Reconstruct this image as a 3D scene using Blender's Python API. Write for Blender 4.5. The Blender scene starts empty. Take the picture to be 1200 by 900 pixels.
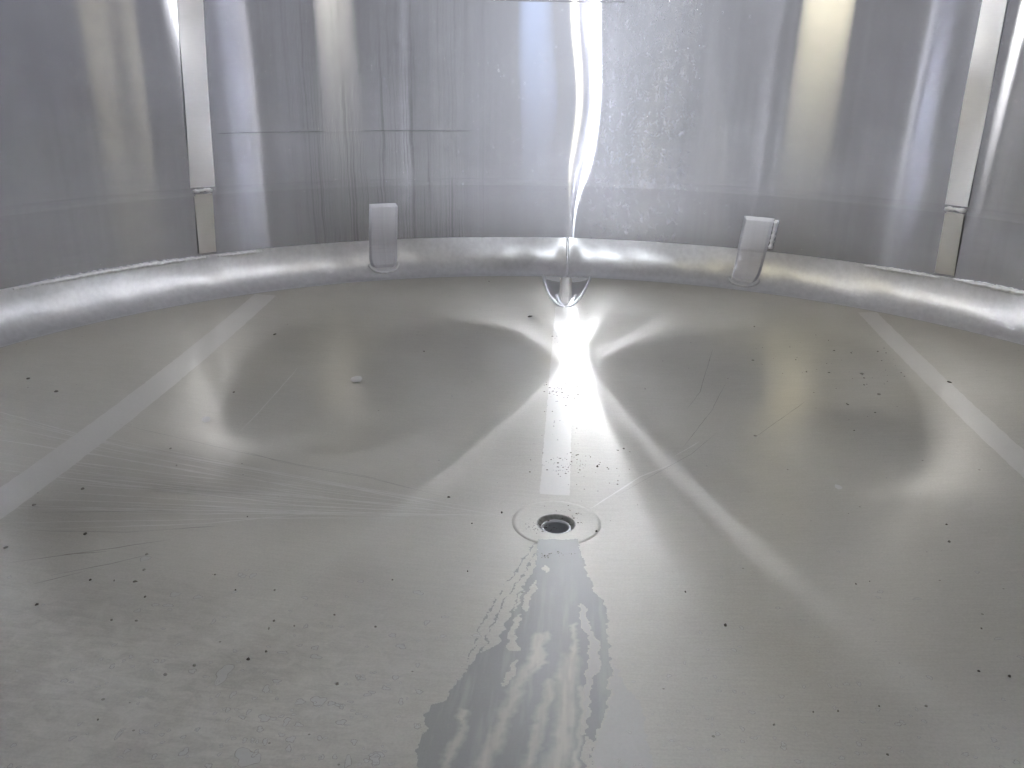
import bpy, bmesh, math, random
import numpy as np
from mathutils import Vector, Matrix

rng = np.random.default_rng(7)
random.seed(7)
sc = bpy.context.scene
col = sc.collection

# ------------------------------------------------------------------ camera
R = 1.6                       # radius of the floor's rim (m)
RW = 1.05 * R                 # radius of the shell wall
CONE = 0.085                  # fall of the floor towards the drain (rise / radius)
FPX = 960.0                   # focal length in photo pixels (photo is 1200 wide)
PITCH, ROLL, YAW = map(math.radians, (20.43, 0.92, 4.01))
CAM = Vector((0.005, -0.894, 0.434)) * R
_fw = Vector((0, math.cos(PITCH), -math.sin(PITCH)))
_r = Vector((1, 0, 0)); _u = _r.cross(_fw)
_Y = Matrix.Rotation(YAW, 3, 'Z')
_fw, _r, _u = _Y @ _fw, _Y @ _r, _Y @ _u
_r, _u = math.cos(ROLL) * _r + math.sin(ROLL) * _u, -math.sin(ROLL) * _r + math.cos(ROLL) * _u
cd = bpy.data.cameras.new('camera')
cam = bpy.data.objects.new('camera', cd); col.objects.link(cam)
M3 = Matrix((_r, _u, -_fw)).transposed()
cam.matrix_world = Matrix.Translation(CAM) @ M3.to_4x4()
cd.sensor_fit = 'HORIZONTAL'; cd.sensor_width = 36.0
cd.lens = 36.0 * FPX / 1200.0
cd.clip_start = 0.01; cd.clip_end = 200
sc.camera = cam

# ------------------------------------------------------------------ light
w = bpy.data.worlds.new('World'); sc.world = w; w.use_nodes = True
bg = w.node_tree.nodes['Background']
bg.inputs['Color'].default_value = (0.93, 0.94, 1.0, 1)
bg.inputs['Strength'].default_value = 0.20

def lamp(name, loc, target, size, power, color, size_y=None, spread=180):
    l = bpy.data.lights.new(name, 'AREA'); l.energy = power; l.color = color
    l.shape = 'ELLIPSE' if size_y else 'DISK'; l.size = size
    if size_y: l.size_y = size_y
    l.spread = math.radians(spread)
    o = bpy.data.objects.new(name, l); col.objects.link(o)
    o.location = loc
    o.rotation_euler = (Vector(target) - Vector(loc)).to_track_quat('-Z', 'Y').to_euler()
    return o
def mirror_spot(px, py, dist, z):
    """where a lamp hangs so that its streak shows on the shell at a photo pixel (plan-view mirror law)"""
    d = _fw + ((px - 600) / FPX) * _r - ((py - 450) / FPX) * _u
    a_ = d.x**2 + d.y**2; b_ = d.x*CAM.x + d.y*CAM.y; c_ = CAM.x**2 + CAM.y**2 - RW*RW
    t = (-b_ + math.sqrt(b_*b_ - a_*c_)) / a_
    P = Vector((CAM.x + t*d.x, CAM.y + t*d.y)); n = -P.normalized()
    v = Vector((d.x, d.y)).normalized(); v = v - 2 * v.dot(n) * n
    Q = P + dist * v
    return (Q.x, Q.y, z), (P.x, P.y, 0.45)
# hall lamps beyond the open rim, plus a blue one added for a reflection
for px, py, dist, z, size, power, colr in (
        (692, 60, 8.0, 3.75, 0.07, 44, (0.86, 0.91, 1.0)),
        (668, 60, 8.0, 3.75, 0.05, 2.4, (1.0, 0.94, 0.70)),
        (622, 140, 8.0, 3.60, 0.70, 0.55, (0.42, 0.60, 1.0)),  # added lamp, stands in for the reflection of a blue object outside
        (970, 100, 6.5, 3.6, 0.74, 1.7, (1.0, 0.91, 0.62)),
        (385, 100, 6.5, 3.6, 0.68, 0.9, (1.0, 0.95, 0.80)),
        (197, 60, 6.0, 3.4, 0.17, 2.5, (0.95, 0.96, 1.0)),
        (1188, 200, 6.0, 3.4, 0.22, 2.6, (1.0, 0.99, 0.97))):
    p_, q_ = mirror_spot(px, py, dist, z)
    lamp('streak_lamp', p_, q_, size, power, colr, 0.35 if power > 20 else 0.7, 40)

vs = sc.view_settings
vs.view_transform = 'Standard'; vs.look = 'None'; vs.exposure = 0.22; vs.gamma = 1.0
vs.use_curve_mapping = False
cy = sc.cycles
sc.render.engine = 'CYCLES'
cy.max_bounces = 10; cy.diffuse_bounces = 4; cy.glossy_bounces = 8
cy.caustics_reflective = True; cy.blur_glossy = 0.0
cy.sample_clamp_indirect = 0.0
cy.use_denoising = True

# ------------------------------------------------------------------ helpers
def pray(x, y):
    return _fw + ((x - 600) / FPX) * _r - ((y - 450) / FPX) * _u
_br = np.random.default_rng(5)
_bk = [(*_br.normal(0, 5, 2), _br.uniform(0, 6.28)) for _ in range(10)]
def floor_h(x, y):
    """conical floor with faint buckling of the sheet (arrays)"""
    r_ = np.minimum(np.hypot(x, y), R)
    z = -CONE * (R - r_)
    m = 0.00020 * np.clip((r_ - 0.1) / 0.3, 0, 1) * np.clip((R - r_) / 0.1, 0, 1)
    for kx, ky, p0 in _bk: z = z + m * np.sin(kx * x + ky * y + p0)
    return z
def floor_z(x, y):
    return float(floor_h(np.float64(x), np.float64(y)))
def F(x, y):
    """photo pixel -> point on the conical floor"""
    d = pray(x, y); z = 0.0
    for _ in range(12):
        t = (z - CAM.z) / d.z; P = CAM + t * d
        z = floor_z(P.x, P.y)
    return P
def W(x, y, rad=RW):
    """photo pixel -> (theta, z) on the shell wall"""
    d = pray(x, y)
    a = d.x**2 + d.y**2; b = d.x*CAM.x + d.y*CAM.y; c = CAM.x**2 + CAM.y**2 - rad*rad
    t = (-b + math.sqrt(b*b - a*c)) / a; P = CAM + t * d
    return math.atan2(P.x, P.y), P.z

def mesh_obj(name, verts, faces, mat, parent=None, smooth=True, attrs=None, weld=False):
    me = bpy.data.meshes.new(name)
    me.from_pydata([tuple(map(float, v)) for v in verts] if not isinstance(verts, np.ndarray) else verts.tolist(), [],
                   faces if not isinstance(faces, np.ndarray) else faces.tolist())
    if attrs:
        for k, v in attrs.items():
            a = me.attributes.new(k, 'FLOAT', 'POINT'); a.data.foreach_set('value', np.asarray(v, dtype=np.float32))
    me.polygons.foreach_set('use_smooth', [smooth] * len(me.polygons))
    me.materials.append(mat); me.update()
    o = bpy.data.objects.new(name, me); col.objects.link(o)
    if parent: o.parent = parent
    return o
def grid_faces(nu, nv, wrap=False):
    iu = np.arange(nu if wrap else nu - 1); iv = np.arange(nv - 1)
    U, V = np.meshgrid(iu, iv, indexing='ij'); U2 = (U + 1) % nu
    return np.stack([U*nv+V, U2*nv+V, U2*nv+V+1, U*nv+V+1], -1).reshape(-1, 4)
def tag(o, label, cat, group=None, kind=None):
    o['label'] = label; o['category'] = cat
    if group: o['group'] = group
    if kind: o['kind'] = kind
    return o

class NT:
    """small node helper"""
    def __init__(s, name):
        s.m = bpy.data.materials.new(name); s.m.use_nodes = True
        s.t = s.m.node_tree; s.t.nodes.clear()
        s.out = s.t.nodes.new('ShaderNodeOutputMaterial')
    def n(s, typ, _p=None, **inp):
        nd = s.t.nodes.new(typ)
        for k, v in (_p or {}).items(): setattr(nd, k, v)
        for k, v in inp.items():
            key = int(k[1:]) if k[0] == 'i' and k[1:].isdigit() else k.replace('_', ' ')
            s.set(nd.inputs[key], v)
        return nd
    def set(s, sock, v):
        if isinstance(v, bpy.types.NodeSocket): s.t.links.new(v, sock)
        elif isinstance(v, bpy.types.Node): s.t.links.new(v.outputs[0], sock)
        else: sock.default_value = v
    def math(s, op, a, b=0.0, c=0.0, clamp=False):
        return s.n('ShaderNodeMath', {'operation': op, 'use_clamp': clamp}, i0=a, i1=b, i2=c).outputs[0]
    def mix(s, f, a, b):
        nd = s.n('ShaderNodeMix', {'data_type': 'RGBA'})
        s.set(nd.inputs[0], f); s.set(nd.inputs[6], a); s.set(nd.inputs[7], b)
        return nd.outputs[2]
    def ramp(s, v, lo, hi, a=0.0, b=1.0):
        return s.n('ShaderNodeMapRange', {'interpolation_type': 'SMOOTHSTEP'}, Value=v, From_Min=lo, From_Max=hi, To_Min=a, To_Max=b).outputs[0]
    def noise(s, vec, scale, detail=4.0, rough=0.55, dist=0.0):
        return s.n('ShaderNodeTexNoise', Vector=vec, Scale=scale, Detail=detail, Roughness=rough, Distortion=dist).outputs[0]
    def scaled(s, vec, x, y, z):
        return s.n('ShaderNodeMapping', Vector=vec, Scale=(x, y, z)).outputs[0]
    def pos(s):
        return s.n('ShaderNodeNewGeometry').outputs['Position']
    def polar_coords(s, zscale=1.0):
        """(angle * RW, z, 0) on the shell"""
        sp = s.n('ShaderNodeSeparateXYZ', Vector=s.pos())
        an = s.math('ARCTAN2', sp.outputs[0], sp.outputs[1])
        return s.n('ShaderNodeCombineXYZ', X=s.math('MULTIPLY', an, RW), Y=sp.outputs[2], Z=0.0).outputs[0]
    def ztangent(s):
        return s.n('ShaderNodeCombineXYZ', X=0.0, Y=0.0, Z=1.0).outputs[0]
    def metal(s, color, rough, aniso=0.0, tangent=None, normal=None, metallic=1.0):
        p = s.n('ShaderNodeBsdfPrincipled', Base_Color=color, Metallic=metallic, Roughness=rough, Anisotropic=aniso)
        if tangent is not None: s.set(p.inputs['Tangent'], tangent)
        if normal is not None: s.set(p.inputs['Normal'], normal)
        return p.outputs[0]
    def done(s, shader):
        s.set(s.out.inputs[0], shader); return s.m
def rgb(r, g=None, b=None):
    return (r, r if g is None else g, r if b is None else b, 1)

# ------------------------------------------------------------------ materials
def wall_material(name, tone=1.0, sharp_mix=0.81, drips=0.34):
    t = NT(name)
    pc = t.polar_coords()
    sp = t.n('ShaderNodeSeparateXYZ', Vector=pc)
    ax, az = sp.outputs[0], sp.outputs[1]
    brush = t.noise(t.scaled(pc, 6, 500, 1), 1.0, 3)
    runs = t.noise(t.scaled(pc, 50, 0.8, 1), 1.0, 5, 0.6, 0.3)
    blot = t.noise(pc, 3.0, 5)
    v = t.math('ADD', t.ramp(brush, 0.3, 0.7, -0.08, 0.08), t.ramp(runs, 0.3, 0.7, -0.08, 0.08))
    v = t.math('ADD', v, t.ramp(blot, 0.3, 0.7, -0.10, 0.10))
    colr = t.mix(t.math('ADD', v, 0.5), rgb(0.47*tone, 0.47*tone, 0.495*tone), rgb(0.71*tone, 0.71*tone, 0.745*tone))
    # thin dried drip lines down the left of the back wall
    wob = t.noise(t.scaled(pc, 14, 9, 1), 1.0, 3)
    dx = t.math('ADD', ax, t.math('MULTIPLY', t.math('SUBTRACT', wob, 0.5), 0.020))
    dn = t.noise(t.n('ShaderNodeCombineXYZ', X=t.math('MULTIPLY', dx, 88), Y=t.math('MULTIPLY', az, 0.30), Z=0.0).outputs[0], 1.0, 1.0, 0.5)
    line = t.ramp(t.math('ABSOLUTE', t.math('SUBTRACT', dn, 0.5)), 0.0, 0.030, 1.0, 0.0)
    dn2 = t.noise(t.scaled(pc, 9, 3.5, 1), 1.0, 3)
    zone = t.math('MULTIPLY', t.ramp(ax, -1.08, -0.92), t.ramp(ax, -0.42, -0.25, 1.0, 0.0))
    line = t.math('MULTIPLY', t.math('MULTIPLY', line, zone), t.ramp(dn2, 0.30, 0.52))
    colr = t.mix(t.math('MULTIPLY', line, drips), colr, rgb(0.16))
    # mottled lime film right of the middle
    film = t.noise(t.scaled(pc, 45, 30, 1), 1.0, 8, 0.75, 0.6)
    fz = t.math('MULTIPLY', t.ramp(ax, 0.02, 0.10), t.ramp(ax, 0.34, 0.52, 1.0, 0.0))
    film = t.math('MULTIPLY', t.ramp(film, 0.48, 0.66), fz)
    # pale splash specks
    vo = t.n('ShaderNodeTexVoronoi', Vector=pc, Scale=55.0)
    spk = t.math('MULTIPLY', t.ramp(vo.outputs['Distance'], 0.06, 0.14, 1.0, 0.0),
                 t.math('GREATER_THAN', t.n('ShaderNodeSeparateColor', Color=vo.outputs['Color']).outputs[0], 0.72))
    spk = t.math('MULTIPLY', spk, t.math('MULTIPLY', t.ramp(ax, -0.7, -0.4), t.ramp(ax, 0.5, 0.75, 1.0, 0.0)))
    spk = t.math('MULTIPLY', spk, t.ramp(t.noise(pc, 5, 2), 0.45, 0.6))
    wide = t.metal(colr, t.ramp(blot, 0.3, 0.7, 0.50, 0.60), 0.55, t.ztangent())
    sharp = t.n('ShaderNodeBsdfAnisotropic', {'distribution': 'BECKMANN'}, Color=colr, Roughness=0.145, Anisotropy=-0.85, Tangent=t.ztangent()).outputs[0]
    base = t.n('ShaderNodeMixShader', i0=sharp_mix, i1=wide, i2=sharp).outputs[0]
    base = t.n('ShaderNodeMixShader', i0=0.06, i1=base, i2=t.n('ShaderNodeBsdfDiffuse', Color=colr).outputs[0]).outputs[0]
    dull = t.n('ShaderNodeBsdfDiffuse', Color=rgb(0.62, 0.63, 0.66)).outputs[0]
    f = t.math('ADD', t.math('MULTIPLY', film, 0.06), t.math('MULTIPLY', spk, 0.35), clamp=True)
    return t.done(t.n('ShaderNodeMixShader', i0=f, i1=base, i2=dull))
def floor_material():
    t = NT('floor_steel')
    p = t.pos()
    sp = t.n('ShaderNodeSeparateXYZ', Vector=p)
    n1 = t.noise(p, 2.2, 5)
    n2 = t.noise(t.scaled(p, 16, 260, 12), 1.0, 3)
    n3 = t.noise(p, 300, 2)
    n4 = t.noise(t.scaled(p, 26, 40, 30), 1.0, 4, 0.6, 0.8)
    v = t.math('ADD', t.ramp(n1, 0.3, 0.7, 0.32, 0.68), t.ramp(n2, 0.2, 0.8, -0.10, 0.10))
    v = t.math('ADD', v, t.ramp(n3, 0.2, 0.8, -0.16, 0.16))
    # blotchy film in the corner away from the drain
    fx = t.math('MULTIPLY', t.ramp(sp.outputs[1], -0.55, -0.25, 1.0, 0.0), t.ramp(sp.outputs[0], -0.35, -0.02, 1.0, 0.0))
    v = t.math('ADD', v, t.math('MULTIPLY', t.ramp(n4, 0.3, 0.7, -0.26, 0.26), fx))
    colr = t.mix(v, rgb(0.435, 0.42, 0.365), rgb(0.61, 0.59, 0.525))
    # pits and small specks
    vo = t.n('ShaderNodeTexVoronoi', Vector=p, Scale=42.0)
    rr = t.n('ShaderNodeSeparateColor', Color=vo.outputs['Color'])
    pit = t.math('MULTIPLY', t.math('LESS_THAN', vo.outputs['Distance'], t.math('MULTIPLY', rr.outputs[0], 0.10)), t.math('GREATER_THAN', rr.outputs[1], 0.80))
    colr = t.mix(t.math('MULTIPLY', pit, 0.55), colr, rgb(0.13, 0.12, 0.10))
    pol = t.n('ShaderNodeAttribute', {'attribute_name': 'polish'}).outputs['Fac']
    bump = t.n('ShaderNodeBump', Strength=0.06, Distance=0.001, Height=n3).outputs[0]
    dif = t.n('ShaderNodeBsdfDiffuse', Color=colr, Roughness=0.3, Normal=bump).outputs[0]
    a = t.n('ShaderNodeMixShader', i0=0.28, i1=dif, i2=t.metal(colr, t.ramp(n1, 0.3, 0.7, 0.48, 0.56), 0.0, None, bump)).outputs[0]
    b = t.metal(rgb(0.66), 0.28, 0.0, None, bump)
    return t.done(t.n('ShaderNodeMixShader', i0=pol, i1=a, i2=b))
def knuckle_material(name='polished_steel', c=0.62, dmix=0.38):
    t = NT(name)
    p = t.pos()
    n = t.noise(t.scaled(p, 60, 60, 60), 1.0, 4)
    cl = t.mix(t.ramp(n, 0.25, 0.75), rgb(c * 0.93), rgb(c * 1.06))
    dif = t.n('ShaderNodeBsdfDiffuse', Color=cl).outputs[0]
    return t.done(t.n('ShaderNodeMixShader', i0=dmix, i1=t.metal(cl, t.ramp(n, 0.2, 0.8, 0.36, 0.44), 0.0, None), i2=dif))
def band_material(name='ground_weld', c=0.62, rough=0.42, wall=False, tint=(1, 0.975, 0.895), spec=0.20):
    t = NT(name)
    p = t.pos()
    n = t.noise(t.scaled(p, 200, 200, 200) if not wall else t.scaled(p, 30, 30, 500), 1.0, 4)
    n2 = t.noise(p, 8, 4)
    colr = t.mix(t.math('ADD', t.math('MULTIPLY', n, 0.5), t.math('MULTIPLY', n2, 0.5)), rgb(*[c * 0.86 * k for k in tint]), rgb(*[c * 1.10 * k for k in tint]))
    bump = t.n('ShaderNodeBump', Strength=0.05, Distance=0.001, Height=n).outputs[0]
    if wall:
        return t.done(t.metal(colr, rough, 0.6, t.ztangent()))
    dif = t.n('ShaderNodeBsdfDiffuse', Color=colr, Normal=bump).outputs[0]
    return t.done(t.n('ShaderNodeMixShader', i0=spec, i1=dif, i2=t.metal(colr, rough + 0.06, 0.0, None, bump)))
def matte(name, c, rough=0.8, metallic=0.0, spec=0.3, var=0.25, scale=60):
    t = NT(name)
    n = t.noise(t.pos(), scale, 4)
    k0, k1 = 1 - var, 1 + var
    colr = t.mix(n, rgb(*[x * k0 for x in c]), rgb(*[min(1, x * k1) for x in c]))
    p = t.n('ShaderNodeBsdfPrincipled', Base_Color=colr, Roughness=rough, Metallic=metallic)
    p.inputs['Specular IOR Level'].default_value = spec
    return t.done(p.outputs[0])
def wet_material():
    t = NT('wet_steel')
    p = t.pos()
    n = t.noise(p, 5, 4); n2 = t.noise(p, 300, 2)
    dep = t.n('ShaderNodeAttribute', {'attribute_name': 'deposit'}).outputs['Fac']
    c = t.mix(t.math('ADD', t.math('MULTIPLY', n, 0.6), t.math('MULTIPLY', n2, 0.4)), rgb(0.30, 0.30, 0.278), rgb(0.375, 0.372, 0.345))
    c = t.mix(dep, c, rgb(0.55, 0.535, 0.47))
    dif = t.n('ShaderNodeBsdfDiffuse', Color=c).outputs[0]
    g = t.metal(c, t.math('ADD', t.math('MULTIPLY', dep, 0.1), 0.42))
    return t.done(t.n('ShaderNodeMixShader', i0=t.math('SUBTRACT', 0.18, t.math('MULTIPLY', dep, 0.08)), i1=dif, i2=g))
M_wall, M_lower, M_floor, M_knuckle = wall_material('shell_steel'), wall_material('lower_shell_steel', 0.92, 0.82), floor_material(), knuckle_material()
M_band, M_wband = band_material(), band_material('ground_wall_weld', 0.80, 0.33, True, (1, 0.995, 0.98))

# ------------------------------------------------------------------ the tank
tank = bpy.data.objects.new('steel_tank', None); col.objects.link(tank); tank.location = (0, 0, 0)
tag(tank, 'round stainless steel tank seen from inside, brushed wall and sloping floor with a drain', 'tank')

# shallow inward swellings, shaped to throw crossing light lines on the floor: (degrees, half width, flattening)
SWELL = ((14.0, 4.2, 0.78), (-11.3, 3.6, 0.58))
def wall_delta(th, z):
    """slight unevenness of the rolled shell (m, positive = outwards)"""
    d = 0.0010 * np.sin(3 * th + 0.6)
    low = 1 / (1 + np.exp((z - 0.62) / 0.08))
    for dg, wd_, fl in SWELL:
        w_ = math.radians(wd_)
        d = d - RW * fl * w_ * w_ / 2 * np.exp(-((th - math.radians(dg)) / w_)**2) * low
    r_ = np.random.default_rng(11)
    far = 0.10 + 0.90 * (1 - np.exp(-(th / 0.34)**2))
    for k in range(14):
        fr = r_.integers(14, 60); amp = 0.00022 * (30 / fr)**1.6
        d = d + far * amp * np.sin(fr * th + r_.uniform(0, 6.28) + r_.uniform(-1.2, 1.2) * z)
    # creased seam behind the drain: the streak bends above the knuckle
    d = d + 0.004 * np.exp(-(th / 0.05)**2) * np.exp(-((z - 0.13) / 0.16)**2)
    d = d + 0.013 * np.exp(-((z - 0.62) / 0.22)**2) * RW * th * np.exp(-(th / 0.15)**2)
    return d
ZR = 0.335                                     # ring weld between the two courses
th = np.linspace(-math.pi, math.pi, 1441)[:-1]
def shell(name, zw, mat, off=0.0):
    T, Z = np.meshgrid(th, zw, indexing='ij')
    RR = RW + wall_delta(T, Z) + off
    return mesh_obj(name, np.stack([RR*np.sin(T), RR*np.cos(T), Z], -1).reshape(-1, 3), grid_faces(len(th), len(zw), True), mat, tank)
wall = shell('shell_course', np.linspace(ZR, 1.655, 78), M_wall)  # unseen rim height set so the front wall shades the floor
lower = shell('shell_course', np.linspace(0.126, ZR, 22), M_lower, 0.0012)

# floor cone, finer round the dent at the back seam
DENT_R = 0.792 * R
DX = -0.006
def dent_q(x, y):
    """0 outside, 1 in the middle of the U-shaped scoop where the middle seam runs into the knuckle"""
    s_ = np.clip((y - DENT_R) / (R - DENT_R), 0, 1.2)
    half = 0.088 * s_**0.47 + 1e-4
    return np.clip(1 - ((x - DX) / half)**2, 0, 1) * (s_ > 0)
thf = np.concatenate([np.linspace(-math.pi, -0.09, 400)[:-1], np.linspace(-0.09, 0.09, 200), np.linspace(0.09, math.pi, 400)[1:-1]])
HOLE = 0.037
rf = np.concatenate([np.linspace(HOLE, 0.10, 30), np.linspace(0.10, 1.25, 120)[1:], np.linspace(1.25, R, 110)[1:]])
T, RR = np.meshgrid(thf, rf, indexing='ij')
q = dent_q(RR*np.sin(T), RR*np.cos(T))
Zf = floor_h(RR*np.sin(T), RR*np.cos(T)) - 0.020 * q**0.6
floor = mesh_obj('floor', np.stack([RR*np.sin(T), RR*np.cos(T), Zf], -1).reshape(-1, 3), grid_faces(len(thf), len(rf), True), M_floor, tank,
                 attrs={'polish': np.clip(q * 4, 0, 1).ravel()})

# knuckle ring
NP = 26
def knuckle_pt(th_, p):
    a_ = np.asarray(p) * math.pi / 2
    rk = R + (RW - R) * np.sin(a_); zk = 0.0005 + 0.1315 * (1 - np.cos(a_))
    cr = np.exp(-((th_ + 0.002) / 0.020)**2)
    rk = rk + (wall_delta(th_, 0.13) + 0.0006) * np.asarray(p)**3 - 0.014 * cr * np.sin(np.asarray(p) * math.pi) + 0.0022 * np.sin(9 * th_ + 1) * np.sin(np.asarray(p) * math.pi)
    for fr_k, am_k, ph_k in ((23, 0.0016, 0.4), (41, 0.0012, 2.2), (67, 0.0008, 4.0), (97, 0.0005, 1.1)):
        rk = rk + am_k * np.sin(fr_k * th_ + ph_k + 3 * np.asarray(p)) * np.sin(np.asarray(p) * math.pi)
    zk = zk + 0.0018 * np.sin(17 * th_ + 2) * np.sin(np.asarray(p) * math.pi)
    return rk, zk
T, P = np.meshgrid(thf, np.linspace(0, 1, NP), indexing='ij')
rk, zk = knuckle_pt(T, P)
knuckle = mesh_obj('knuckle', np.stack([rk*np.sin(T), rk*np.cos(T), zk], -1).reshape(-1, 3), grid_faces(len(thf), NP, True), M_knuckle, tank)

def tube(name, pts, rad, mat, parent, n=8, squash=1.0, jitter=0.0):
    """bead along pts; rad may be a list"""
    pts = [Vector(p) for p in pts]; m = len(pts)
    rads = rad if hasattr(rad, '__len__') else [rad] * m
    vs_ = []
    for i, p in enumerate(pts):
        d_ = (pts[min(i+1, m-1)] - pts[max(i-1, 0)]).normalized()
        s1 = d_.cross(Vector((0, 0, 1)))
        s1 = s1.normalized() if s1.length > 1e-6 else Vector((1, 0, 0)); s2 = s1.cross(d_)
        rr = rads[i] * (1 + random.uniform(-jitter, jitter))
        for k in range(n):
            a_ = 2 * math.pi * k / n
            vs_.append(p + s1 * rr * math.cos(a_) + s2 * rr * squash * math.sin(a_))
    f = [(i*n+k, i*n+(k+1) % n, (i+1)*n+(k+1) % n, (i+1)*n+k) for i in range(m-1) for k in range(n)]
    f += [tuple(range(n-1, -1, -1)), tuple((m-1)*n+k for k in range(n))]
    return mesh_obj(name, vs_, f, mat, parent)
M_bead = knuckle_material('weld_bead_steel', 0.70, 0.30)

# rough weld beads where shell and knuckle meet
def rim_bead(d0, d1, zoff, r0):
    pts, rads = [], []
    n = int(abs(d1 - d0) * 7)
    for i in range(n):
        a_ = math.radians(d0 + (d1 - d0) * i / (n - 1))
        rr = RW + float(wall_delta(np.array(a_), 0.13)) - 0.002 + random.uniform(-0.0006, 0.0006)
        pts.append((rr * math.sin(a_), rr * math.cos(a_), 0.131 + zoff + random.uniform(-0.002, 0.002)))
        rads.append(r0 * (0.5 + 0.5 * min(1, 4 * min(i, n-1-i) / n)) * random.uniform(0.85, 1.12))
    return tube('weld_bead', pts, rads, M_bead, knuckle)
rim_bead(-66, -45.6, -0.004, 0.0075)
rim_bead(-44.2, -39, -0.006, 0.005)
rim_bead(36, 44.2, -0.004, 0.0065)
rim_bead(45.6, 56, -0.002, 0.008)

# floor weld bands
def floor_band(x, wdt, y0, y1, n=160, lift=0.0006):
    vs_ = []
    for y in np.linspace(y0, y1, n):
        e0, e1 = random.uniform(-0.0012, 0.0012), random.uniform(-0.0012, 0.0012)
        for k in range(5):
            xx = x + wdt * (k / 4 - 0.5) + e0 * (1 - k / 4) + e1 * k / 4
            vs_.append((xx, y, floor_z(xx, y) + lift))
    return mesh_obj('weld_band', vs_, grid_faces(n, 5), M_band, floor)
def ylim(x): return math.sqrt((R - 0.004)**2 - x * x)
xl, xr = -0.635 * R, 0.612 * R
floor_band(xl, 0.072, -ylim(xl - 0.036), ylim(xl - 0.036))
floor_band(xr, 0.060, -ylim(xr + 0.031), ylim(xr + 0.031))
floor_band(-0.006, 0.064, 0.11, DENT_R - 0.002)

# wall weld bands
def wall_band(deg0, deg1, z0, z1, wdt, n=60, lift=0.003, mat=None, parent=None, wave=0.006):
    vs_ = []
    for i in range(n):
        f = i / (n - 1); z = z0 + (z1 - z0) * f
        a = math.radians(deg0 + (deg1 - deg0) * f)
        for k in range(5):
            aa = a + (k / 4 - 0.5) * wdt / RW
            rr = RW + float(wall_delta(np.array(aa), np.array(z))) - lift + wave * math.sin(11 * z + 1) * (k / 4 - 0.5)
            vs_.append((rr * math.sin(aa), rr * math.cos(aa), z))
    return mesh_obj('weld_band', vs_, grid_faces(n, 5), mat or M_wband, parent or wall)
M_wband2 = band_material('dull_wall_weld', 0.56, 0.33, True)
wall_band(-45.0, -43.2, 0.352, 1.49, 0.078)
wall_band(-45.3, -45.05, 0.140, 0.330, 0.058, mat=M_wband2, parent=lower)
wall_band(44.4, 43.9, 0.352, 1.49, 0.068)
wall_band(44.6, 44.4, 0.140, 0.330, 0.058, mat=M_wband2, parent=lower)
# knots where the vertical and the ring weld cross
for dg in (-45.05, 44.4):
    pts = []
    for i in range(9):
        a_ = math.radians(dg) + (i / 8 - 0.5) * 0.062 / RW
        pts.append(((RW - 0.003) * math.sin(a_), (RW - 0.003) * math.cos(a_), 0.341 + random.uniform(-0.002, 0.002)))
    tube('weld_knot', pts, [0.004, 0.007, 0.006, 0.0045, 0.004, 0.0045, 0.006, 0.007, 0.004], M_bead, wall, squash=1.0)
# ring weld: a planished strip running round between the courses
def ring_strip(name, z0, z1, d0, d1, mat, lift, parent, n=400):
    vs_ = []
    zs = np.linspace(z0, z1, 5)
    for i in range(n):
        a_ = math.radians(d0 + (d1 - d0) * i / (n - 1))
        for k, z in enumerate(zs):
            rr = RW + float(wall_delta(np.array(a_), np.array(z))) - lift * math.sin(math.pi * k / 4) - 0.0004
            vs_.append((rr * math.sin(a_), rr * math.cos(a_), z))
    return mesh_obj(name, vs_, grid_faces(n, 5), mat, parent)
M_ring = wall_material('ring_weld_steel', 1.0, 0.80)
ring_strip('ring_weld', ZR - 0.010, ZR + 0.014, -180, 179.9, M_ring, 0.00008, wall, 900)
M_seam = wall_material('seam_steel', 0.70, 0.84)
ring_strip('wall_line', 0.513, 0.517, -42.5, -13, M_seam, 0.0002, wall)
ring_strip('wall_line', 0.945, 0.957, -11, 5.5, M_ring, 0.0012, wall)  # thin pale line over the middle of the upper wall

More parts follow.
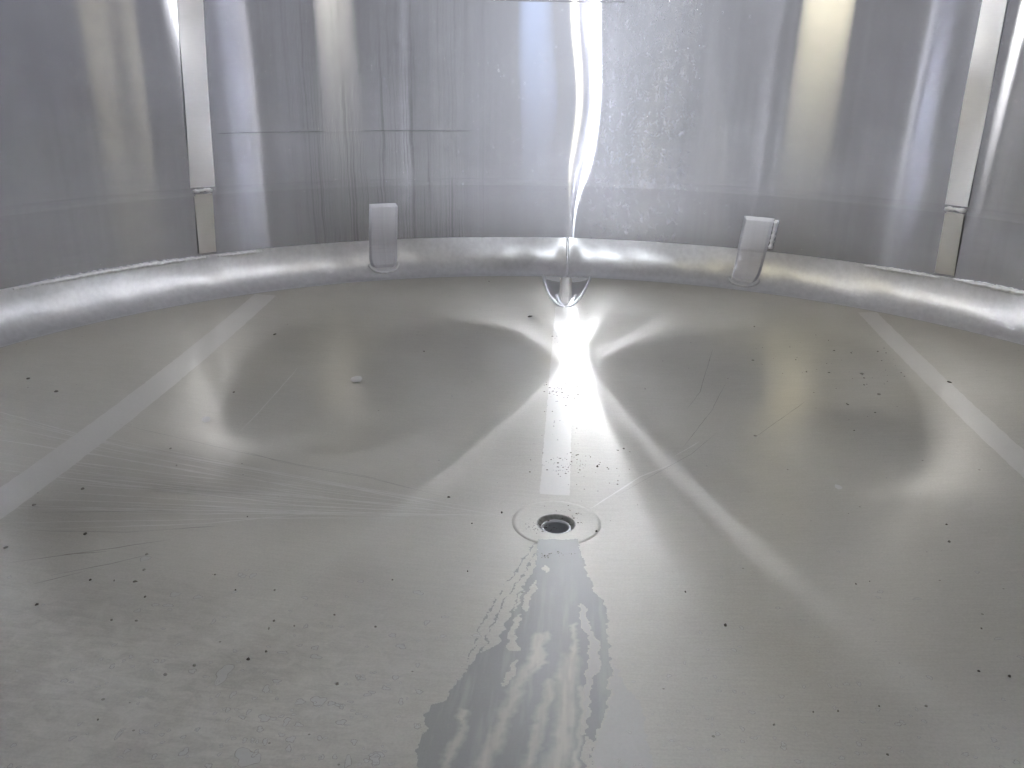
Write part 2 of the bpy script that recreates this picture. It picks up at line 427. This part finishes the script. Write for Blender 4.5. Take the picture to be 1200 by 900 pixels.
# flat patch plates bent over the top of the knuckle
def plate(deg, wdt, ztop, p_end, tilt=0.0, thick=0.004, sidebead=False):
    prof = [(RW, z) for z in np.linspace(ztop, 0.134, 10)] + [tuple(map(float, knuckle_pt(np.array(math.radians(deg)), p))) for p in np.linspace(0.97, p_end, 8)]
    nx = 11; vs_ = []; n = len(prof)
    for i, (r_, z_) in enumerate(prof):
        for k in range(nx):
            u = k / (nx - 1) - 0.5
            shr = 1.0
            if i >= n - 3: shr = (0.96, 0.86, 0.60)[i - (n - 3)]
            a_ = math.radians(deg) + (u * wdt * shr + tilt * (z_ - 0.13)) / RW
            edge = 1.0 if (0 < k < nx - 1 and 0 < i < n - 1) else 0.0
            lift = thick if edge else -0.001
            rr = r_ - lift * (1 if i < 11 else 0.75); zz = z_ + (0 if i < 11 else 0.7 * lift)
            vs_.append((rr * math.sin(a_), rr * math.cos(a_), zz))
    o = mesh_obj('patch_plate', vs_, grid_faces(n, nx), M_plate, tank, smooth=False)
    # weld round the foot
    pts = []
    for i in range(17):
        g = i / 16 * math.pi
        u = -math.cos(g) * 0.5; dz = -math.sin(g) * 0.013
        r_, z_ = knuckle_pt(np.array(math.radians(deg)), p_end + 0.10)
        a_ = math.radians(deg) + (u * wdt * 1.02 + tilt * (z_ - 0.13)) / RW
        r2, z2 = knuckle_pt(np.array(a_), p_end + 0.10 - 0.22 * math.sin(g))
        pts.append((float(r2) * math.sin(a_), float(r2) * math.cos(a_), float(z2) + 0.001))
    tube('weld_bead', pts, 0.0045, M_bead, o, jitter=0.3)
    if sidebead:
        pts = []
        for i in range(16):
            z_ = ztop - 0.006 - (ztop - 0.150) * i / 15
            a_ = math.radians(deg) + (wdt * 0.5 + 0.010 + tilt * (z_ - 0.13)) / RW
            rr = RW - 0.002
            pts.append((rr * math.sin(a_), rr * math.cos(a_), z_))
        tube('weld_bead', pts, 0.011, M_bead, o, squash=0.7, jitter=0.35)
    return o
M_plate = wall_material('plate_steel', 1.06, 0.35, 0.05)
tL, zL = W(447, 238); tR, zR_ = W(886, 254)
plate(math.degrees(tL), 0.108, zL, 0.45, 0.06)
plate(math.degrees(W(881, 295)[0]), 0.104, zR_, 0.35, 0.10, sidebead=True)

# beads added along the U-shaped scoop to catch light as its bright lines
def u_path(sc_, y_end, dx=0.0, n=60, base=DENT_R):
    pts = []
    for i in range(n):
        g = -1 + 2 * i / (n - 1)
        s_ = abs(g)**2.2
        y = base + (y_end - base) * s_
        x = DX + dx + math.copysign(0.088 * sc_ * max((y - base) / (R - base), 0)**0.47, g)
        rr = math.hypot(x, y)
        z = floor_z(x, y) if rr < R else float(knuckle_pt(np.array(math.atan2(x, y)), min(1, math.asin(min(1, (rr - R) / (RW - R))) * 2 / math.pi))[1])
        zz = z - 0.020 * float(dent_q(np.array(x), np.array(y)))**0.6
        pts.append((x, y, zz + 0.001))
    return pts
tube('lip', u_path(1.0, R + 0.004), 0.0055, M_bead, floor)
tube('lip', [(x, y, z + 0.006) for x, y, z in u_path(0.55, DENT_R + 0.15, 0.002, base=DENT_R + 0.03)], 0.0065, M_bead, floor)
# stub of weld strip standing in the scoop
vs_ = []
for i in range(14):
    y = DENT_R + 0.062 + i * (R - 0.02 - DENT_R - 0.062) / 13
    for k in range(5):
        x = DX - 0.001 + 0.044 * (k / 4 - 0.5)
        e = 0.0 if k in (0, 4) else 0.006
        vs_.append((x, y, floor_z(x, y) - 0.013 + e + 0.013 * i / 13))
mesh_obj('weld_stub', vs_, grid_faces(14, 5), M_band, floor, smooth=False)
# upright crease fin above it
pts = [(DX - 0.002 + 0.006 * (1 - i / 11), float(knuckle_pt(np.array(0.0), 0.05 + 0.95 * i / 11)[0]) - 0.003, float(knuckle_pt(np.array(0.0), 0.05 + 0.95 * i / 11)[1])) for i in range(12)]
tube('weld_bead', pts, 0.005, M_bead, knuckle, jitter=0.15)

# ------------------------------------------------------------------ drain
def lathe(name, prof, mat, parent, n=72, wob=0.0):
    vs_ = []
    for i in range(n):
        a_ = 2 * math.pi * i / n
        for r, z in prof:
            k = 1 + wob * math.sin(3 * a_ + 40 * r)
            vs_.append((r * k * math.sin(a_), r * k * math.cos(a_), z))
    return mesh_obj(name, vs_, grid_faces(n, len(prof), True), mat, parent)
M_funnel = matte('drain_steel', (0.30, 0.295, 0.27), 0.42, 0.75, 0.5, 0.45, 160)
M_pipe = matte('pipe_steel', (0.62, 0.62, 0.63), 0.30, 0.85, 0.5, 0.2, 40)
M_dplate = band_material('drain_plate_steel', 0.56, 0.36)
zc = -CONE * (R - HOLE)
drain = lathe('drain', [(0.0388, zc + 0.0012), (HOLE, zc + 0.0010), (0.0345, zc - 0.004), (0.0315, zc - 0.0085), (0.0300, zc - 0.0095)], M_funnel, tank)
lathe('lip', [(0.0300, zc - 0.0095), (0.0292, zc - 0.0060), (0.0272, zc - 0.0048), (0.0255, zc - 0.0062), (0.0248, zc - 0.0100)], M_bead, drain)
lathe('pipe', [(0.0248, zc - 0.0100), (0.0243, zc - 0.03), (0.0243, zc - 0.085), (0.0001, zc - 0.09)], M_pipe, drain)
lathe('drain_plate', [(r_, -CONE * (R - r_) + 0.0007) for r_ in (0.0386, 0.05, 0.065, 0.080, 0.0875)] + [(0.0882, -CONE * (R - 0.0882) + 0.0001)], M_floor, tank, wob=0.006)

# ------------------------------------------------------------------ traces on the floor
def vnoise(x, y, seed=0, octaves=3):
    """value noise on arrays"""
    out = np.zeros_like(x); amp = 1.0; tot = 0
    r_ = np.random.default_rng(seed); tab = r_.random((256, 256))
    for o in range(octaves):
        xi = np.floor(x).astype(int); yi = np.floor(y).astype(int); fx = x - xi; fy = y - yi
        fx = fx*fx*(3-2*fx); fy = fy*fy*(3-2*fy)
        g = lambda a_, b_: tab[a_ % 256, b_ % 256]
        out += amp * ((g(xi, yi)*(1-fx) + g(xi+1, yi)*fx)*(1-fy) + (g(xi, yi+1)*(1-fx) + g(xi+1, yi+1)*fx)*fy)
        tot += amp; amp *= 0.5; x = x * 2.03 + 17; y = y * 2.03 + 5
    return out / tot
def inside(poly, X, Y):
    m = np.zeros(X.shape, bool); n = len(poly)
    for i in range(n):
        x0, y0 = poly[i]; x1, y1 = poly[(i+1) % n]
        if y0 == y1: continue
        c = ((y0 > Y) != (y1 > Y)) & (X < (x1 - x0) * (Y - y0) / (y1 - y0) + x0)
        m ^= c
    return m
def segdist(poly, X, Y):
    d_ = np.full(X.shape, 9.0)
    for (x0, y0), (x1, y1) in zip(poly[:-1], poly[1:]):
        L = (x1-x0)**2 + (y1-y0)**2 + 1e-12
        t_ = np.clip(((X-x0)*(x1-x0) + (Y-y0)*(y1-y0)) / L, 0, 1)
        d_ = np.minimum(d_, np.hypot(X - x0 - t_*(x1-x0), Y - y0 - t_*(y1-y0)))
    return d_
def Z3(pts):   # points read off a 3x enlargement of the photo's lower middle
    return [tuple(F(400 + x / 3, 600 + y / 3)[:2]) for x, y in pts]
right_edge = [(835,95),(838,130),(860,190),(885,260),(915,320),(936,360),(930,400),(945,480),(950,560),(945,640),(930,720),(905,800),(888,830),(885,900),(880,1000)]
left_edge = [(692,95),(692,150),(680,210),(650,250),(630,310),(595,370),(572,420),(555,465),(515,480),(480,510),(440,560),(400,605),(370,660),(320,680),(295,720),(302,760),(275,790),(270,900),(262,1000)]
body = Z3(left_edge + right_edge[::-1])
gaps = [Z3(g) for g in (
    [(688,235),(672,300),(645,355),(636,335),(660,270)],
    [(628,362),(615,430),(612,488),(588,492),(596,430),(612,375)],
    [(608,520),(602,570),(568,620),(560,605),(590,540)],
    [(828,325),(858,345),(860,380),(884,440),(905,460),(908,520),(890,600),(868,700),(862,790),(850,790),(850,700),(862,600),(872,520),(866,460),(842,385)],
    [(720,185),(730,195),(722,215),(710,205)],
    [(868,790),(888,820),(870,860),(882,900),(880,1000),(858,1000),(862,900),(850,860)],
)]
trail = Z3([(690,118),(640,195),(590,268),(540,350),(502,420),(470,500),(450,545)])
trail2 = Z3([(690,190),(650,250),(600,345),(575,430)])
streaks = [(Z3(p), w_) for p, w_ in (
    ([(700,440),(690,500),(640,570),(600,660),(560,760),(500,880),(470,1000)], 0.012),
    ([(735,600),(712,680),(690,770),(655,900),(630,1000)], 0.009),
    ([(805,520),(790,600),(792,700),(775,800),(750,900),(740,1000)], 0.016),
    ([(848,620),(850,720),(830,830),(815,1000)], 0.006),
    ([(430,700),(410,790),(370,880),(340,1000)], 0.007),
    ([(720,430),(700,520),(680,560)], 0.007),
    ([(815,400),(820,480),(805,540)], 0.006))]
pale = Z3([(952,520),(1000,600),(1050,680),(1085,830),(1090,900),(1095,1000),(884,1000),(886,830),(908,800),(932,720),(947,640)])
allp = np.array(body + pale)
x0, y0 = allp.min(0) - 0.02; x1, y1 = allp.max(0) + 0.02
ST = 0.0016
gx = np.arange(x0, x1, ST); gy = np.arange(max(y0, -0.82), y1, ST)
GX, GY = np.meshgrid(gx, gy, indexing='ij')
jx = GX + (vnoise(GX/0.010, GY/0.010, 1) - 0.5) * 0.012 + (vnoise(GX/0.035, GY/0.035, 9) - 0.5) * 0.014
jy = GY + (vnoise(GX/0.010, GY/0.010, 2) - 0.5) * 0.012
wetm = inside(body, jx, jy)
for g in gaps: wetm &= ~inside(g, jx, jy)
tr = np.minimum(np.abs(segdist(trail, jx, jy) - 0.0075), segdist(trail2, jx, jy)) < 0.0022
# trail: a thin double edge
wetm |= tr
dep = np.zeros_like(GX)
for p_, w_ in streaks:
    d_ = segdist(p_, jx, jy)
    dep = np.maximum(dep, np.clip(1.25 - d_ / w_, 0, 1) * (0.45 + 0.7 * vnoise(GX/0.006, GY/0.03, 3)))
dep = np.clip(0.85 * dep + 0.28 * np.clip((vnoise(GX/0.008, GY/0.09, 4, 4) - 0.50) * 4, 0, 1) * np.clip((-0.15 - GY) / 0.2, 0, 1), 0, 1)
def film(name, mask, mat, lift, attrs=None):
    cm = mask[:-1, :-1] & mask[1:, :-1] & mask[:-1, 1:] & mask[1:, 1:]
    f = grid_faces(*GX.shape).reshape(GX.shape[0]-1, GX.shape[1]-1, 4)[cm]
    used = np.unique(f); remap = np.full(GX.size, -1); remap[used] = np.arange(len(used))
    zz = floor_h(GX.ravel()[used], GY.ravel()[used]) + lift
    return mesh_obj(name, np.stack([GX.ravel()[used], GY.ravel()[used], zz], -1), remap[f], mat,
                    attrs={k: v.ravel()[used] for k, v in (attrs or {}).items()})
o = film('water_runoff', wetm, wet_material(), 0.0008, {'deposit': dep})
tag(o, 'dark wet trail of water running across the steel floor into the drain', 'water', kind='stuff')
palem = inside(pale, jx, jy) & ~wetm
for g in (gaps[3],): palem |= inside(g, jx, jy)
M_pale = band_material('sheen_steel', 0.50, 0.42, tint=(1.0, 0.98, 0.90), spec=0.22)  # wet sheen beside the trail, put into a pale colour
o = film('sheen_streak', palem & ~wetm, M_pale, 0.0005)
tag(o, 'pale wet sheen painted on the steel floor along the right of the wet trail', 'water mark', kind='stuff')

# ribbons: dried rivulets and scratches
def ribbon_mesh(name, lines, mat, lift=0.0006):
    vs_, fs = [], []
    for pts, w_ in lines:
        P = [F(*p) for p in pts]
        # resample
        Q = []
        for a_, b_ in zip(P[:-1], P[1:]):
            n = max(2, int((b_ - a_).length / 0.02))
            Q += [a_.lerp(b_, i / n) for i in range(n)]
        Q.append(P[-1]); m = len(Q); base = len(vs_)
        for i, p in enumerate(Q):
            d_ = Q[min(i+1, m-1)] - Q[max(i-1, 0)]; s_ = Vector((-d_.y, d_.x, 0)).normalized()
            ww = w_ * (0.25 + 0.75 * min(1, 5 * min(i, m-1-i) / m)) * random.uniform(0.5, 1.2) * 0.5
            off = s_ * random.uniform(-0.0008, 0.0008)
            for sg in (-1, 1):
                v = p + off + s_ * ww * sg
                vs_.append((v.x, v.y, floor_z(v.x, v.y) + lift))
        fs += [(base+2*i, base+2*i+1, base+2*i+3, base+2*i+2) for i in range(m-1)]
    return mesh_obj(name, vs_, fs, mat)
def L2(pts): return [(x / 2, 400 + y / 2) for x, y in pts]
def R2(pts): return [(600 + x / 2, 400 + y / 2) for x, y in pts]
light_lines = [(L2(p), w_) for p, w_ in (
    ([(-40,155),(300,250),(600,300),(800,340),(1000,380),(1180,410)], 0.004),
    ([(-40,225),(250,270),(560,325)], 0.006), ([(150,280),(400,312),(570,330)], 0.005),
    ([(-40,296),(400,350),(700,385),(1000,400)], 0.004), ([(100,370),(450,385),(730,400),(1150,408)], 0.003),
    ([(-40,190),(300,262),(700,345),(1100,396)], 0.003), ([(580,338),(800,372),(1080,402)], 0.003),
    ([(60,310),(300,338),(520,352)], 0.003), ([(130,440),(480,428),(720,405),(900,400)], 0.003),
    ([(560,215),(640,130),(700,60)], 0.003))]
light_lines += [(R2(p), w_) for p, w_ in (
    ([(185,392),(300,318),(370,290)], 0.004), ([(380,270),(440,235)], 0.003))]
dark_lines = [(L2(p), w_) for p, w_ in (
    ([(280,195),(560,260),(700,290),(850,315),(1050,368)], 0.003), ([(690,292),(860,320),(960,345)], 0.003),
    ([(20,520),(240,490),(400,465)], 0.005), ([(60,445),(300,448),(510,435)], 0.003), ([(120,550),(260,522),(350,500)], 0.004),
    ([(420,440),(510,434)], 0.005), ([(150,500),(250,494)], 0.007), ([(80,570),(200,540)], 0.004),
    ([(100,402),(420,398)], 0.003), ([(560,255),(660,284),(760,302)], 0.003))]
dark_lines += [(R2(p), w_) for p, w_ in (
    ([(410,160),(440,120),(470,20)], 0.004), ([(570,225),(620,190),(690,140)], 0.004), ([(400,250),(470,160),(500,100)], 0.003),
    ([(250,360),(420,265),(480,215)], 0.0025))]
for k in range(22):
    ya = random.uniform(470, 620); yb = 603 + (ya - 560) * 0.03; xa = random.uniform(-30, 150); xb = random.uniform(380, 590)
    f0 = lambda x: ya + (yb - ya) * ((x + 30) / 620)**0.8
    light_lines.append(([(float(x), float(f0(max(x, -30))) + random.uniform(-1.2, 1.2)) for x in np.linspace(xa, xb, 6)], random.choice((0.002, 0.0025, 0.003))))
o = ribbon_mesh('dried_rivulets', light_lines, band_material('dried_film', 0.63, 0.42))
tag(o, 'thin pale dried rivulets fanning across the floor left of the drain', 'water mark', kind='stuff')
M_grime = matte('grime', (0.30, 0.285, 0.245), 0.6, 0.2, 0.4)
o = ribbon_mesh('grime_lines', [(p_, w_ * 0.45) for p_, w_ in dark_lines], M_grime, 0.0010)
tag(o, 'fine dark grime lines and scratches drawn out on the steel floor', 'scratch', kind='stuff')

# dried drops: dark outline, paler middle
rings_v, rings_f, fill_v, fill_f = [], [], [], []
def water_mark(px, py, rpx):
    c = F(px, py); rad = rpx * (c - CAM).length / FPX
    n = 22; ph_ = [random.uniform(0, 6.28) for _ in range(4)]
    lop = random.uniform(0.7, 1.3); rot = random.uniform(0, 3.14)
    ed = []
    for i in range(n):
        a_ = 2 * math.pi * i / n
        k = 1 + 0.20 * math.sin(2*a_ + ph_[0]) + 0.16 * math.sin(3*a_ + ph_[1]) + 0.10 * math.sin(5*a_ + ph_[2])
        ed.append((rad * k * lop * math.cos(a_ + rot), rad * k / lop * math.sin(a_ + rot)))
    b = len(rings_v); wd = min(0.0014, rad * 0.3)
    for x, y in ed:
        l = math.hypot(x, y); g = wd * random.uniform(0.3, 1.3)
        for q_ in (1.0, 1.0 - g / l):
            X, Y = c.x + x * q_, c.y + y * q_; rings_v.append((X, Y, floor_z(X, Y) + 0.0008))
    rings_f.extend([(b+2*i, b+2*((i+1) % n), b+2*((i+1) % n)+1, b+2*i+1) for i in range(n)])
    b = len(fill_v)
    for x, y in ed:
        X, Y = c.x + x * 0.97, c.y + y * 0.97; fill_v.append((X, Y, floor_z(X, Y) + 0.0006))
    fill_f.append(tuple(range(b, b + n)))
for px, py, rp in ((262,790,11),(373,822,8),(352,823,5),(290,888,13),(310,842,6),(336,846,5),(440,890,7),(341,867,5),(400,847,5),(216,882,5),(232,700,4),(296,675,4),(275,694,3),(370,770,5),(312,808,5),(205,697,5),(442,885,6),(415,870,4),(500,730,4),(490,695,5),(470,758,5),(460,745,4),(436,812,3),(452,807,4),(490,852,4),(408,893,6),(170,655,5)):
    water_mark(px, py, rp)
for k in range(230):
    px = random.gauss(330, 190); py = 905 - abs(random.gauss(0, 110))
    if 0 < px < 700 and py > 640 and not (560 < px < 720 and py < 900): water_mark(px, py, random.choice((1.6, 2, 2.2, 2.6, 3.2, 4)))
for k in range(130):
    px = random.uniform(720, 1200); py = 905 - abs(random.gauss(0, 120))
    if py > 640: water_mark(px, py, random.choice((1.4, 1.8, 2, 2.4, 3)))
o = mesh_obj('dried_drop_rims', rings_v, rings_f, matte('drop_rim', (0.36, 0.345, 0.30), 0.5, 0.2, 0.4))
tag(o, 'scattered dark outlines of dried water drops on the steel floor', 'water mark', kind='stuff')
o = mesh_obj('dried_drop_films', fill_v, fill_f, band_material('drop_film', 0.53, 0.42, tint=(1, 0.98, 0.90)))
tag(o, 'scattered pale middles of dried water drops on the steel floor', 'water mark', kind='stuff')

# ------------------------------------------------------------------ debris
M_dirt = matte('dirt', (0.09, 0.08, 0.065), 0.85, 0.0, 0.2, 0.4, 400)
M_grime2 = matte('brown_grime', (0.19, 0.175, 0.145), 0.7, 0.1, 0.3)
M_flake = matte('residue', (0.62, 0.61, 0.58), 0.7, 0.0, 0.3, 0.1, 200)
def flake(name, px, py, wpx, hpx, mat, rot=0.0, thick=0.0016, n=9):
    c = F(px, py); s_ = (c - CAM).length / FPX
    dv = (c - CAM).normalized(); fore = max(0.15, -dv.z)
    if mat is not M_flake: wpx, hpx = wpx * 0.50, hpx * 0.50
    a0, b0 = wpx * s_ / 2, min(hpx * s_ / 2 / fore, wpx * s_ * 0.9)
    top, bot = [], []
    for i in range(n):
        a_ = 2 * math.pi * i / n; k = random.uniform(0.75, 1.15)
        x, y = a0 * k * math.cos(a_), b0 * k * math.sin(a_)
        x, y = x * math.cos(rot) - y * math.sin(rot), x * math.sin(rot) + y * math.cos(rot)
        bot.append((x, y, 0.0)); top.append((x * 0.7, y * 0.7, thick * random.uniform(0.7, 1.2)))
    vs_ = bot + top + [(0, 0, thick * 1.2)]
    f = [(i, (i+1) % n, n + (i+1) % n, n + i) for i in range(n)] + [(n+i, n+(i+1) % n, 2*n) for i in range(n)]
    o = mesh_obj(name, vs_, f, mat)
    o.location = (c.x, c.y, floor_z(c.x, c.y) + 0.0006)
    return o
tag(flake('residue_flake', 417, 444, 17, 9, M_flake, 0.2, 0.0008, 7), 'large pale residue flake on dark floor between left floor band and middle band', 'flake')
tag(flake('residue_flake', 242, 491, 11, 7, M_flake, 0.4, 0.0008, 7), 'small pale residue flake close beside the left floor weld band', 'flake')
tag(flake('residue_flake', 982, 571, 9, 5, M_flake, 0, 0.0008, 7), 'small pale residue flake on the floor towards the right floor weld band', 'flake')
tag(flake('dirt_flake', 621, 371, 10, 5, M_dirt, -0.5), 'elongated dark flake on the floor beside the U-shaped scoop', 'dirt')
tag(flake('dirt_speck', 700, 547, 5, 5, M_dirt, 0, 0.003), 'round black speck just behind the drain, right of the tiny grains', 'dirt')
tag(flake('dirt_speck', 588, 601, 5, 4, M_dirt, 0, 0.002), 'black speck at the left edge of the drain plate', 'dirt')
tag(flake('dirt_speck', 699, 623, 5, 4, M_dirt, 0, 0.002), 'black speck at the right edge of the drain plate', 'dirt')
tag(flake('dirt_flake', 526, 583, 7, 3, M_dirt, -0.3), 'dark flake at the end of a grime line left of the drain', 'dirt')
tag(flake('dirt_flake', 1112, 448, 8, 4, M_dirt, 0.3), 'dark flake at the edge of the right floor weld band', 'dirt')
spots = [(497,412,5,4),(573,330,3,3),(322,392,7,4),(274,460,4,3),(200,526,5,3),(207,546,4,3),(97,573,8,4),(40,592,8,4),(66,459,10,3),(33,444,8,3),(290,606,3,2),
 (1030,462,8,4),(1010,438,9,3),(945,436,4,3),(885,511,8,3),(884,383,4,3),(803,694,4,4),(850,733,7,6),(1003,685,3,3),(1112,635,6,4),(1150,737,4,3),(1147,787,6,3),(1183,793,6,4),
 (1085,828,7,3),(1030,828,4,3),(982,834,4,3),(907,850,6,3),(1040,885,6,3),(953,835,4,3),(1019,682,3,2),(1109,615,5,2),(756,456,3,3),(731,526,6,3),
 (100,626,7,5),(7,642,9,5),(172,650,7,4),(169,668,6,5),(158,682,11,3),(106,680,5,3),(134,681,3,3),(43,709,6,4),(170,700,5,3),(252,674,5,2),(322,692,5,3),(276,692,4,2),(321,728,6,4),(315,737,5,5),
 (312,764,6,4),(291,773,9,6),(228,780,8,5),(194,791,9,5),(395,802,8,6),(392,721,5,3),(345,734,4,3),(160,728,8,3),(131,727,5,3),(115,844,4,3),(440,735,6,3),(553,614,4,2),(460,680,4,2),(548,670,3,3),(638,652,3,3),(642,652,3,3)]
def speck_label(px, py):
    c = F(px, py)
    if c.x < xl: w_ = 'on the floor outside the left floor weld band'
    elif c.x > xr: w_ = 'on the floor outside the right floor weld band'
    elif c.y > 0.1: w_ = 'behind the drain, between the middle and ' + ('left' if c.x < 0 else 'right') + ' floor weld bands'
    elif c.y > -0.14 and abs(c.x) > 0.1: w_ = 'level with the drain, between it and the ' + ('left' if c.x < 0 else 'right') + ' floor weld band'
    elif c.x < -0.08: w_ = 'among dried drops, left of the wet trail'
    elif c.x > 0.06: w_ = 'on the dry floor right of the wet trail'
    else: w_ = 'in the wet trail below the drain'
    return 'small dark dirt speck ' + w_
for px, py, a_, b_ in spots:
    tag(flake('dirt_speck', px, py, a_, b_, random.choice((M_dirt, M_grime, M_grime2, M_grime2)), random.uniform(-0.4, 0.4)), speck_label(px, py), 'dirt', 'dark specks scattered over the floor')
# dust-fine grains behind and around the drain
vs_, fs = [], []
def grain(px, py, spx):
    c = F(px, py); s_ = spx * (c - CAM).length / FPX
    b = len(vs_); z = floor_z(c.x, c.y) + 0.0006; r0 = random.uniform(0, 3)
    el = random.uniform(0.5, 2.2)
    for k in range(5):
        a_ = r0 + k * 1.2566; vs_.append((c.x + s_ * el * math.cos(a_), c.y + s_ * 1.3 * math.sin(a_), z))
    vs_.append((c.x, c.y, z + s_ * 0.8))
    fs.extend([(b + k, b + (k + 1) % 5, b + 5) for k in range(5)])
for (mx, my, sx, sy, n) in ((663,545,13,7,60),(660,458,12,5,55),(668,430,6,14,10),(690,545,25,12,25),(657,400,10,3,14),(650,500,18,16,20),(632,618,9,4,55),(665,608,18,7,26),(652,650,10,2,30),(690,560,26,16,20),(1020,440,16,12,16),(935,410,40,20,18),(1000,470,20,20,10)):
    for k in range(n): grain(random.gauss(mx, sx), random.gauss(my, sy), random.choice((0.4, 0.5, 0.6, 0.9)))
o = mesh_obj('dirt_grains', vs_, fs, M_dirt)
tag(o, 'dust-fine dark grains gathered on the floor behind and around the drain', 'dirt', kind='stuff')

bpy.context.view_layer.update()
